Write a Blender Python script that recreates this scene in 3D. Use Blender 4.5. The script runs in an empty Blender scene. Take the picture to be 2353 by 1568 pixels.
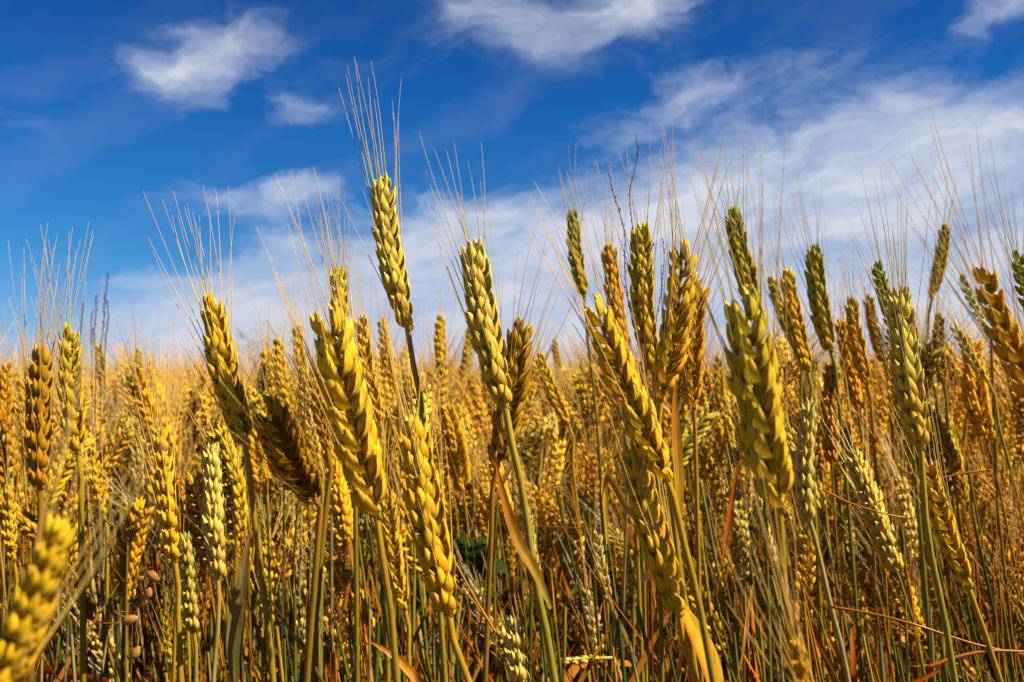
import bpy, math, random
import numpy as np
from mathutils import Vector, Matrix
random.seed(7); rng = np.random.default_rng(7)
R = math.radians
scene = bpy.context.scene
col = scene.collection

# ------------------------------------------------------------------ camera, sun, sky, exposure
CAMH = 0.88
FPX = 2260.0                      # focal length in pixels of a 2353 px wide picture
PITCH = math.atan(108.0 / FPX)
cam_d = bpy.data.cameras.new('camera'); cam = bpy.data.objects.new('camera', cam_d); col.objects.link(cam)
cam.location = (0, 0, CAMH); cam.rotation_euler = (R(90) + PITCH, 0, 0)
cam_d.sensor_width = 36; cam_d.lens = 36 * FPX / 2353
cam_d.clip_start = 0.02; cam_d.clip_end = 5000
cam_d.dof.use_dof = True; cam_d.dof.focus_distance = 0.66; cam_d.dof.aperture_fstop = 11.5
scene.camera = cam
SUN_EL, SUN_AZ = R(48), R(111)    # azimuth clockwise from the view direction (+Y)
sd = bpy.data.lights.new('sun', 'SUN'); sun = bpy.data.objects.new('sun', sd); col.objects.link(sun)
sd.energy = 5.0; sd.angle = R(0.5); sd.color = (1.0, 0.83, 0.50)
sdir = Vector((math.sin(SUN_AZ) * math.cos(SUN_EL), math.cos(SUN_AZ) * math.cos(SUN_EL), math.sin(SUN_EL)))
sun.rotation_euler = sdir.to_track_quat('Z', 'Y').to_euler()
scene.view_settings.view_transform = 'Standard'; scene.view_settings.look = 'None'
scene.view_settings.exposure = 1.1; scene.view_settings.gamma = 1.0
scene.cycles.use_denoising = False
scene.cycles.max_bounces = 6; scene.cycles.diffuse_bounces = 1; scene.cycles.glossy_bounces = 2
scene.cycles.transmission_bounces = 1
CP, SP = math.cos(PITCH), math.sin(PITCH)

def at(px, py, d):
    """the point at depth d that stands at a place of the 2353 x 1568 photograph"""
    u = (px - 1176.5) / FPX; v = (784 - py) / FPX
    return Vector((u * d, (CP - v * SP) * d, CAMH + (SP + v * CP) * d))
def ang(px, py):
    p = at(px, py, 1.0); p.z -= CAMH
    return math.atan2(p.x, p.y), math.atan2(p.z, math.hypot(p.x, p.y))

def build_world():
    w = bpy.data.worlds.new("World"); scene.world = w; w.use_nodes = True
    nt = w.node_tree; nt.nodes.clear(); N = nt.nodes.new; LK = nt.links.new
    def m(op, a, b=None, c=None, clamp=False):
        n = N('ShaderNodeMath'); n.operation = op; n.use_clamp = clamp
        for i, x in enumerate((a, b, c)):
            if x is None: continue
            if isinstance(x, (int, float)): n.inputs[i].default_value = x
            else: LK(x, n.inputs[i])
        return n.outputs[0]
    out = N('ShaderNodeOutputWorld'); bg = N('ShaderNodeBackground'); LK(bg.outputs[0], out.inputs[0])
    sky = N('ShaderNodeTexSky'); sky.sky_type = 'NISHITA'; sky.sun_disc = False
    sky.sun_elevation = SUN_EL; sky.sun_rotation = SUN_AZ; sky.altitude = 0
    sky.air_density = 1.0; sky.dust_density = 0.35; sky.ozone_density = 2.5
    tc = N('ShaderNodeTexCoord'); sep = N('ShaderNodeSeparateXYZ'); LK(tc.outputs['Generated'], sep.inputs[0])
    x, y, z = sep.outputs
    az = m('ARCTAN2', x, y)
    el = m('ARCTAN2', z, m('SQRT', m('ADD', m('MULTIPLY', x, x), m('MULTIPLY', y, y))))
    # deepen the blue like a polarised slide; unseen zenith dimmed to cut fill light
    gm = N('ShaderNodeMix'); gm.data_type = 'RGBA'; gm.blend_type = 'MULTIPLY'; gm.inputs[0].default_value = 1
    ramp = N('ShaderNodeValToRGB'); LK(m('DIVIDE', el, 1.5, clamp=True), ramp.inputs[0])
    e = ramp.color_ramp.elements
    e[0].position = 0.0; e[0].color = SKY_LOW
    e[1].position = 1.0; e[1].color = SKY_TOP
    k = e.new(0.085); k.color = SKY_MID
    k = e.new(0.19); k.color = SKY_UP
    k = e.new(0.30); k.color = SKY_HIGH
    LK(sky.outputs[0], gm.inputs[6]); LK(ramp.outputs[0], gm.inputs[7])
    def warp(scale, seed):
        n = N('ShaderNodeTexNoise'); n.inputs['Scale'].default_value = scale; n.inputs['Detail'].default_value = 5; n.inputs['Roughness'].default_value = .6
        c = N('ShaderNodeCombineXYZ'); LK(az, c.inputs[0]); LK(m('MULTIPLY', el, 1.6), c.inputs[1]); c.inputs[2].default_value = seed
        LK(c.outputs[0], n.inputs['Vector']); return m('SUBTRACT', n.outputs[0], .5)
    az = m('ADD', az, m('MULTIPLY', warp(9.0, 5.5), 0.13)); el0 = el; el = m('ADD', el, m('MULTIPLY', warp(10.0, 9.1), 0.075))
    # cloud noise in (azimuth, elevation), warped and streaked
    def noise(sx, sy, rot, detail, rough, dist, seed):
        ca, sa = math.cos(rot), math.sin(rot)
        u = m('ADD', m('MULTIPLY', az, ca), m('MULTIPLY', el, sa)); v = m('SUBTRACT', m('MULTIPLY', el, ca), m('MULTIPLY', az, sa))
        c = N('ShaderNodeCombineXYZ'); LK(m('MULTIPLY', u, sx), c.inputs[0]); LK(m('MULTIPLY', v, sy), c.inputs[1]); c.inputs[2].default_value = seed
        n = N('ShaderNodeTexNoise'); n.inputs['Scale'].default_value = 1; n.inputs['Detail'].default_value = detail
        n.inputs['Roughness'].default_value = rough; n.inputs['Distortion'].default_value = dist
        LK(c.outputs[0], n.inputs['Vector']); return n.outputs[0]
    n1 = noise(9, 17, 0.12, 9, 0.58, 0.5, 3.1)
    n2 = noise(4.0, 22, 0.42, 6, 0.5, 0.3, 8.7)
    n3 = noise(16, 60, 0.25, 7, 0.66, 1.2, 1.7)
    nz = m('ADD', m('ADD', m('MULTIPLY', n1, 0.52), m('MULTIPLY', n2, 0.22)), m('MULTIPLY', n3, 0.26))
    tot = None
    for (px, py, sx, sy, tilt, amp) in CLOUDS:
        a0, e0 = ang(px, py); sx /= FPX; sy /= FPX; t = -R(tilt)
        da = m('SUBTRACT', az, a0); de = m('SUBTRACT', el, e0)
        u = m('ADD', m('MULTIPLY', da, math.cos(t) / sx), m('MULTIPLY', de, math.sin(t) / sx))
        v = m('SUBTRACT', m('MULTIPLY', de, math.cos(t) / sy), m('MULTIPLY', da, math.sin(t) / sy))
        g = m('MULTIPLY', m('EXPONENT', m('MULTIPLY', m('ADD', m('MULTIPLY', u, u), m('MULTIPLY', v, v)), -0.7)), amp)
        tot = g if tot is None else m('ADD', tot, g)
    tot = m('MINIMUM', tot, 1.25)
    den = m('MULTIPLY', m('SUBTRACT', m('ADD', tot, m('MULTIPLY', nz, 3.6)), 1.96), 0.72, clamp=True)
    den = m('MULTIPLY', den, m('MINIMUM', m('MULTIPLY', tot, 2.2), 1.0))
    streak = m('MULTIPLY', m('SUBTRACT', n2, 0.44, clamp=True), m('MULTIPLY', m('SUBTRACT', 0.6, el0, clamp=True), 0.55))
    mask = m('MINIMUM', m('ADD', m('MULTIPLY', m('POWER', den, 1.15), 0.93), streak), 0.95)
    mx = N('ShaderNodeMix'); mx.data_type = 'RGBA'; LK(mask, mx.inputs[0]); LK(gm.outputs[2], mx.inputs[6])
    cr = N('ShaderNodeValToRGB'); LK(m('DIVIDE', el0, 0.3, clamp=True), cr.inputs[0])
    cr.color_ramp.elements[0].color = (6.2, 6.2, 7.1, 1); cr.color_ramp.elements[1].color = (6.5, 6.95, 7.7, 1)
    cr.color_ramp.elements[1].position = 0.6
    LK(cr.outputs[0], mx.inputs[7])
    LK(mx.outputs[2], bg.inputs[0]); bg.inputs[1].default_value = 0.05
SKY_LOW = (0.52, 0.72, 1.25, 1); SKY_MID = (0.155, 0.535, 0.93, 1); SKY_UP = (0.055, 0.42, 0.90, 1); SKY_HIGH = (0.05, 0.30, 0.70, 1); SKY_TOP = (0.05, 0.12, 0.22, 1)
CLOUDS = [  # photo x, y, half sizes, tilt (deg, + rises to the right), strength
    (520, 115, 140, 62, -22, .72), (350, 158, 80, 26, 0, .55), (640, 130, 240, 24, -12, .20), (1250, 105, 200, 22, -8, .18), (1500, 330, 280, 22, 12, .14), (450, 190, 110, 50, 10, .35), (690, 268, 110, 45, -20, .55),
    (1330, 35, 210, 60, -12, .85), (1120, 20, 110, 40, 15, .45), (1470, 25, 100, 60, 0, .5), (1565, 200, 85, 40, -10, .62),
    (600, 448, 160, 32, -8, .70), (760, 460, 110, 28, 10, .45), (1150, 590, 250, 95, 0, 1.25), (1080, 540, 160, 40, 4, .5), (960, 720, 330, 110, 0, 1.1),
    (660, 545, 70, 35, 0, .6), (620, 690, 190, 80, -5, .62), (800, 780, 400, 60, 0, .7), (1400, 640, 300, 120, 0, 1.1), (1500, 800, 600, 110, 0, 1.0),
    (2120, 430, 420, 140, 12, 1.25), (2300, 310, 170, 75, 25, .85), (1830, 490, 280, 80, 8, 1.1), (1930, 330, 130, 40, 8, .55),
    (1750, 385, 90, 30, 0, .5), (2060, 245, 100, 34, 10, .34), (1860, 150, 140, 34, -10, .26),
    (2310, 8, 90, 34, -15, .95), (2300, 640, 520, 75, 5, .95), (2000, 780, 700, 100, 0, 1.0), (340, 652, 110, 16, -2, .4),
    (100, 800, 330, 30, 0, .35), (400, 830, 300, 36, 0, .5), (40, 270, 90, 30, 0, .25)]
build_world()

# ------------------------------------------------------------------ helpers
def tag(o, label=None, cat=None, group=None, kind=None):
    for k, v in (('label', label), ('category', cat), ('group', group), ('kind', kind)):
        if v: o[k] = v
    return o
class MB:
    """collects vertices, faces and a colour per vertex, then links them as one mesh"""
    def __init__(s): s.v = []; s.l = []; s.s = []; s.c = []; s.n = 0
    def add(s, v, loops, sizes, c):
        v = np.asarray(v, dtype=np.float32).reshape(-1, 3)
        c = np.asarray(c, dtype=np.float32)
        if c.ndim == 1: c = np.tile(c[:3], (len(v), 1))
        s.v.append(v); s.l.append(np.asarray(loops, dtype=np.int32) + s.n); s.s.append(np.asarray(sizes, dtype=np.int32)); s.c.append(c[:, :3]); s.n += len(v)
    def data(s):
        return np.concatenate(s.v), np.concatenate(s.l), np.concatenate(s.s), np.concatenate(s.c)
    def mesh(s, name, mat, origin=None):
        v, l, z, c = s.data()
        if origin is not None: v = v - np.array(origin, dtype=np.float32)
        me = bpy.data.meshes.new(name)
        me.vertices.add(len(v)); me.vertices.foreach_set('co', v.ravel().astype(np.float32))
        me.loops.add(len(l)); me.loops.foreach_set('vertex_index', l)
        me.polygons.add(len(z)); st = np.zeros(len(z), dtype=np.int32); st[1:] = np.cumsum(z)[:-1]
        me.polygons.foreach_set('loop_start', st)
        me.polygons.foreach_set('use_smooth', np.ones(len(z), dtype=bool))
        me.update(calc_edges=True)
        a = me.color_attributes.new('Col', 'FLOAT_COLOR', 'POINT')
        a.data.foreach_set('color', np.hstack([c, np.ones((len(c), 1), dtype=np.float32)]).ravel().astype(np.float32))
        me.materials.append(mat); return me
    def obj(s, name, mat, parent=None, origin=None, loc=None, color=None):
        o = bpy.data.objects.new(name, s.mesh(name, mat, origin)); col.objects.link(o)
        if parent: o.parent = parent
        if loc is not None: o.location = loc
        if color: o.color = (*color[:3], 1)
        return o
def link(name, me, parent=None, mat=None, color=None):
    o = bpy.data.objects.new(name, me); col.objects.link(o)
    if parent: o.parent = parent
    if mat is not None: o.matrix_local = mat
    if color: o.color = (*color[:3], 1)
    return o
def empty(name, loc):
    o = bpy.data.objects.new(name, None); col.objects.link(o); o.location = loc; o.empty_display_size = .02; return o

def grid_faces(nr, nc, closed=True, cap0=False, cap1=False):
    l = []; s = []
    for i in range(nr - 1):
        for j in range(nc if closed else nc - 1):
            k = (j + 1) % nc
            l += [i * nc + j, i * nc + k, (i + 1) * nc + k, (i + 1) * nc + j]; s.append(4)
    if cap1: l += [(nr - 1) * nc + j for j in range(nc)]; s.append(nc)
    if cap0: l += [j for j in reversed(range(nc))]; s.append(nc)
    return l, s
def spline(pts, n):
    """smooth curve through the points, n samples"""
    P = [np.array(p, dtype=float) for p in pts]
    if len(P) == 2: return np.array([P[0] + (P[1] - P[0]) * t for t in np.linspace(0, 1, n)])
    P = [2 * P[0] - P[1]] + P + [2 * P[-1] - P[-2]]
    seg = len(P) - 3; out = []
    d = [0]
    for i in range(seg): d.append(d[-1] + np.linalg.norm(P[i + 2] - P[i + 1]))
    for t in np.linspace(0, d[-1], n):
        i = min(seg - 1, max(0, int(np.searchsorted(d, t, side='right')) - 1)); u = (t - d[i]) / max(1e-9, d[i + 1] - d[i])
        p0, p1, p2, p3 = P[i:i + 4]
        out.append(.5 * (2 * p1 + (p2 - p0) * u + (2 * p0 - 5 * p1 + 4 * p2 - p3) * u * u + (3 * p1 - p0 - 3 * p2 + p3) * u ** 3))
    return np.array(out)
def frames(C, ref=None):
    T = np.gradient(C, axis=0); T /= np.linalg.norm(T, axis=1)[:, None] + 1e-12
    r = np.array(ref if ref is not None else (0.0, 1.0, 0.12), dtype=float)
    A = []
    for t in T:
        a = r - t * np.dot(r, t); a /= np.linalg.norm(a) + 1e-9; A.append(a); r = a
    A = np.array(A); B = np.cross(T, A); return T, A, B
def tube(mb, C, rad, c, sides=6, cap=False):
    C = np.asarray(C, dtype=float); n = len(C); T, A, B = frames(C)
    rad = np.broadcast_to(np.asarray(rad, dtype=float), (n,))
    th = np.arange(sides) * 2 * math.pi / sides
    V = C[:, None, :] + rad[:, None, None] * (np.cos(th)[None, :, None] * A[:, None, :] + np.sin(th)[None, :, None] * B[:, None, :])
    c = np.asarray(c, dtype=float)
    cc = np.tile(c, (n, 1)) if c.ndim == 1 else c
    l, s = grid_faces(n, sides, True, cap, cap)
    mb.add(V.reshape(-1, 3), l, s, np.repeat(cc, sides, axis=0))
def ribbon(mb, C, wid, c, ref=(0, 1, 0.1), fold=0.25, twist=0.0, across=3, edge=None):
    """a leaf blade: folded along its midrib, twisting and tapering"""
    C = np.asarray(C, dtype=float); n = len(C); T, A, B = frames(C, ref)
    wid = np.asarray(wid, dtype=float); tw = np.linspace(0, twist, n)
    ca, sa = np.cos(tw)[:, None], np.sin(tw)[:, None]
    W = B * ca + A * sa; Nn = A * ca - B * sa
    u = np.linspace(-1, 1, across)
    V = C[:, None, :] + wid[:, None, None] * .5 * (u[None, :, None] * W[:, None, :] + (fold * (u ** 2))[None, :, None] * Nn[:, None, :])
    c = np.asarray(c, dtype=float); cc = np.tile(c, (n, 1)) if c.ndim == 1 else c
    cv = np.repeat(cc[:, None, :], across, axis=1) * (1 + .12 * np.where(np.abs(u) < .01, 1, 0) - .05 * np.abs(u))[None, :, None]
    if edge is not None: cv = cv * (1 - np.clip((u - .1) / .5, 0, 1))[None, :, None] + np.array(edge)[None, None, :] * np.clip((u - .1) / .5, 0, 1)[None, :, None]
    if across > 4: cv = cv * (1 + .14 * np.cos(np.arange(across) * 2.1))[None, :, None] * (1 + .1 * np.sin(np.linspace(0, 23, n)) * np.sin(np.linspace(0, 7, n)))[:, None, None]
    l, s = grid_faces(n, across, False)
    mb.add(V.reshape(-1, 3), l, s, cv.reshape(-1, 3))
def leaf_width(n, w, base=.55, pk=.35):
    t = np.linspace(0, 1, n)
    return w * np.where(t < pk, base + (1 - base) * np.sin(t / pk * math.pi / 2), np.cos((t - pk) / (1 - pk) * math.pi / 2) ** .8 + .03)

# ------------------------------------------------------------------ materials
def mat_plant(name, rough=.4, trans=.15, bump=.0, nscale=(300, 300, 60), namp=.25, spec=.5, mottle=None, gain=.68):
    m_ = bpy.data.materials.new(name); m_.use_nodes = True; nt = m_.node_tree; nt.nodes.clear(); N = nt.nodes.new; LK = nt.links.new
    out = N('ShaderNodeOutputMaterial'); bs = N('ShaderNodeBsdfPrincipled'); tr = N('ShaderNodeBsdfTranslucent'); mx = N('ShaderNodeMixShader')
    at_ = N('ShaderNodeAttribute'); at_.attribute_name = 'Col'; oi = N('ShaderNodeObjectInfo')
    mul = N('ShaderNodeMix'); mul.data_type = 'RGBA'; mul.blend_type = 'MULTIPLY'; mul.inputs[0].default_value = 1
    LK(at_.outputs['Color'], mul.inputs[6]); LK(oi.outputs['Color'], mul.inputs[7])
    tc = N('ShaderNodeTexCoord'); mp = N('ShaderNodeMapping'); mp.inputs['Scale'].default_value = nscale
    LK(tc.outputs['Object'], mp.inputs[0])
    no = N('ShaderNodeTexNoise'); no.inputs['Scale'].default_value = 1; no.inputs['Detail'].default_value = 4; LK(mp.outputs[0], no.inputs['Vector'])
    mr = N('ShaderNodeMapRange'); mr.inputs[1].default_value = .3; mr.inputs[2].default_value = .7; mr.inputs[3].default_value = (1 - namp) * gain; mr.inputs[4].default_value = (1 + namp * .7) * gain
    LK(no.outputs[0], mr.inputs[0])
    m2 = N('ShaderNodeMix'); m2.data_type = 'RGBA'; m2.blend_type = 'MULTIPLY'; m2.inputs[0].default_value = 1
    LK(mul.outputs[2], m2.inputs[6]); LK(mr.outputs[0], m2.inputs[7])
    last = m2.outputs[2]
    if mottle:                                     # rust-brown ageing flecks
        n4 = N('ShaderNodeTexNoise'); n4.inputs['Scale'].default_value = mottle[0]; n4.inputs['Detail'].default_value = 3
        LK(tc.outputs['Object'], n4.inputs['Vector'])
        r4 = N('ShaderNodeMapRange'); r4.inputs[1].default_value = .56; r4.inputs[2].default_value = .72; r4.inputs[3].default_value = 0; r4.inputs[4].default_value = mottle[1]
        LK(n4.outputs[0], r4.inputs[0])
        m3 = N('ShaderNodeMix'); m3.data_type = 'RGBA'; m3.blend_type = 'MIX'; LK(r4.outputs[0], m3.inputs[0]); LK(last, m3.inputs[6])
        m3.inputs[7].default_value = mottle[2]; last = m3.outputs[2]
    LK(last, bs.inputs['Base Color']); LK(last, tr.inputs['Color'])
    bs.inputs['Roughness'].default_value = rough; bs.inputs['Specular IOR Level'].default_value = spec; bs.inputs['Specular Tint'].default_value = (1, .88, .55, 1)
    if bump:
        bm = N('ShaderNodeBump'); bm.inputs['Strength'].default_value = bump; bm.inputs['Distance'].default_value = .0004
        LK(no.outputs[0], bm.inputs['Height']); LK(bm.outputs[0], bs.inputs['Normal'])
    mx.inputs[0].default_value = trans; LK(bs.outputs[0], mx.inputs[1]); LK(tr.outputs[0], mx.inputs[2]); LK(mx.outputs[0], out.inputs[0])
    return m_
M_HUSK = mat_plant('husk', .34, .16, .7, (1500, 1500, 120), .38, .32, (220, .40, (.40, .18, .01, 1)), .88)
M_AWN = mat_plant('awn', .35, .10, 0, (60, 60, 30), .15, .6, None, .95)
M_STEM = mat_plant('straw_stem', .38, .0, .25, (900, 900, 25), .22, .4, (70, .4, (.30, .14, .01, 1)), .52)
M_LEAF = mat_plant('dry_leaf', .42, .35, .5, (420, 420, 30), .30, .45, (60, .45, (.42, .13, .02, 1)))
M_FIELD = mat_plant('field_wheat', .42, .20, 0, (40, 40, 30), .22, .3, None, .93)
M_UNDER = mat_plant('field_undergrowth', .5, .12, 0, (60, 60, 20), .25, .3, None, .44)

# ------------------------------------------------------------------ floret, spikelet, ear templates
def floret(L, W, T, nu=16, nv=11, beak=.22):
    """pointed husk along +Z, belly to +X, unit colour brighter at its edge and tip"""
    s = np.linspace(0, 1, nv)
    pr = np.interp(s, [0, .08, .2, .36, .52, .68, .8, .9, 1], [.30, .62, .90, 1.0, .95, .76, .50, .22, .03])
    th = np.arange(nu) * 2 * math.pi / nu
    cx = np.cos(th); cy = np.sin(th)
    keel = 1 + .30 * np.clip(cx, 0, 1) ** 5
    V = np.zeros((nv, nu, 3))
    V[:, :, 0] = T * .5 * pr[:, None] * (cx * keel)[None, :] * np.where(cx > 0, 1.15, .7)[None, :] + (np.sin(np.pi * s) * T * .22 + np.clip(s - .7, 0, 1) ** 2 * L * .35)[:, None]
    V[:, :, 1] = W * .5 * pr[:, None] * cy[None, :]
    V[:, :, 2] = (s * L)[:, None]
    C = np.ones((nv, nu, 3))
    g = np.clip(1 - s / .45, 0, 1)[:, None, None] * np.array([.16, .02, .10])          # greener at the base
    t = np.clip((s - .68) / .32, 0, 1)[:, None, None] * np.array([.10, .10, -.9])      # paler tip
    C = C - g - t * -1 * np.array([1, 1, -1])
    edge = (np.abs(cy) ** 6)[None, :, None] * .12
    C = C + edge
    if nu > 10: C = C * (1 + .11 * np.cos(th * 8))[None, :, None] * (1 - .10 * np.exp(-((s - .12) / .1) ** 2))[:, None, None]
    l, z = grid_faces(nv, nu, True, True, True)
    return V.reshape(-1, 3), l, z, C.reshape(-1, 3)
def glume(L, W, T, nu=11, nv=9):
    """thin open husk: half a shell with a keel, free papery edges and a sharp beak"""
    s = np.linspace(0, 1, nv); pr = np.interp(s, [0, .12, .35, .6, .78, .9, 1], [.42, .85, 1, .86, .55, .2, .02])
    th = np.linspace(-1.75, 1.75, nu); cx, cy = np.cos(th), np.sin(th); keel = 1 + .28 * np.exp(-(th / .28) ** 2); V = np.zeros((nv, nu, 3))
    V[:, :, 0] = T * .5 * pr[:, None] * (cx * keel)[None, :] * 1.2 + (np.sin(np.pi * s) * T * .18 + np.clip(s - .6, 0, 1) ** 2 * L * .35)[:, None]
    V[:, :, 1] = W * .5 * pr[:, None] * (cy * (1 + .22 * np.abs(th / 1.75) ** 4))[None, :]; V[:, :, 2] = (s * L)[:, None] + (np.abs(th / 1.75) ** 3 * -.08 * L)[None, :] * s[:, None]
    e = np.clip((np.abs(th) - 1.1) / .65, 0, 1)[None, :, None]; k = np.exp(-(th / .2) ** 2)[None, :, None]; t = np.clip((s - .6) / .4, 0, 1)[:, None, None]
    C = np.ones((nv, nu, 3)) * .93 * (1 + .10 * np.cos(th * 9))[None, :, None] + e * np.array([.16, .16, 2.2]) + k * np.array([-.12, .02, .3]) + t * np.array([.12, .10, 1.6])
    l, z = grid_faces(nv, nu, False); return V.reshape(-1, 3), l, z, C.reshape(-1, 3)
def rotm(ax, a):
    return np.array(Matrix.Rotation(a, 3, ax))
def spikelet_parts(v=0, rnd=None):
    """(L, W, T, pos, tilt about Y (outward), splay about X, awn?)"""
    j = (lambda a: (rnd.random() - .5) * 2 * a) if rnd else (lambda a: 0)
    mm = .001
    P = []
    for sgn in (-1, 1):
        P.append((12.4 * mm, 4.9 * mm, 5.0 * mm, (0.5 * mm, sgn * 2.3 * mm, -.6 * mm), 17 + j(5), sgn * (19 + j(5)), False))       # glume
        P.append((14.2 * mm, 4.7 * mm, 4.4 * mm, (1.6 * mm, sgn * 1.5 * mm, 1.5 * mm), 19 + j(5), sgn * (11 + j(4)), True))   # floret
    P.append((12.0 * mm, 3.9 * mm, 3.7 * mm, (2.9 * mm, j(.6) * mm, 3.4 * mm), 27 + j(6), j(6), v % 2 == 0))
    if v % 3 == 0: P.append((8.6 * mm, 3.0 * mm, 3.0 * mm, (2.2 * mm, j(1.2) * mm, 6.6 * mm), 16 + j(4), j(8), False))
    return P
def add_spikelet(mb, parts, M=None, off=(0, 0, 0), sc=1.0, nu=16, nv=11, tint=1.0):
    for k, (L, W, T, pos, tilt, splay, aw) in enumerate(parts):
        v, l, z, c = glume(L * sc, W * sc, T * sc) if (nu > 10 and k in (0, 2)) else floret(L * sc, W * sc, T * sc, nu, nv); c = c * (1, .92, 1.06, .95, 1.1, .9)[k % 6]
        v = v @ (rotm('X', -R(splay)) @ rotm('Y', R(tilt))).T + np.array(pos) * sc
        if M is not None: v = v @ M.T + np.array(off)
        mb.add(v, l, z, c * (tint if np.ndim(tint) == 0 else np.array(tint)))
def size_at(t):
    return .72 + .34 * math.sin(math.pi * min(1, max(0, (t + .08) / 1.12)) ** .85) if t < .85 else .98 - (t - .85) * 1.4
SPK = []
for v in range(8):
    rnd = random.Random(100 + v); mb = MB(); prt = spikelet_parts(v, rnd); add_spikelet(mb, prt); SPK.append((mb.mesh('spikelet', M_HUSK), prt))

# ------------------------------------------------------------------ colours of ears (the plants ripen unevenly)
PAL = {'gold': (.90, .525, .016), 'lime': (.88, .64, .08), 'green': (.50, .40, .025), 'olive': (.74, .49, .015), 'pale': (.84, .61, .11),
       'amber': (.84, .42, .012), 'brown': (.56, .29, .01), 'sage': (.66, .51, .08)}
STEMC = {'gold': (.48, .36, .03), 'lime': (.40, .37, .04), 'green': (.24, .26, .03), 'olive': (.30, .27, .025), 'pale': (.50, .46, .20),
         'amber': (.55, .32, .03), 'brown': (.35, .22, .03), 'sage': (.38, .40, .13)}
AWNC = {'gold': (.76, .53, .10), 'lime': (.55, .50, .14), 'green': (.38, .38, .08), 'olive': (.48, .38, .07), 'pale': (.62, .52, .24),
        'amber': (.74, .43, .07), 'brown': (.46, .24, .03), 'sage': (.45, .42, .16)}
def jitc(c, a=.08, r=random):
    k = 1 + (r.random() - .5) * 2 * a
    return tuple(max(.005, x * k * (1 + (r.random() - .5) * a)) for x in c)

def awn_curve(p, d0, up, length, n=7, r=random):
    d0 = Vector(d0).normalized(); up = Vector(up).normalized()
    side = Vector((r.random() - .5, r.random() - .5, r.random() - .5)) * .22
    bow = r.random() * .5
    C = [Vector(p)]; st = length / (n - 1)
    for i in range(n - 1):
        t = i / (n - 1)
        d = d0.lerp(up, min(1, t * bow + .12)) + side * t * t
        C.append(C[-1] + d.normalized() * st)
    return np.array([tuple(q) for q in C])
def awn_col(n, a, b=(.80, .56, .26)):
    t = np.linspace(0, 1, n)[:, None] ** 1.5
    return np.array(a)[None, :] * (1 - t) + np.array(b)[None, :] * t * .95

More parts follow.
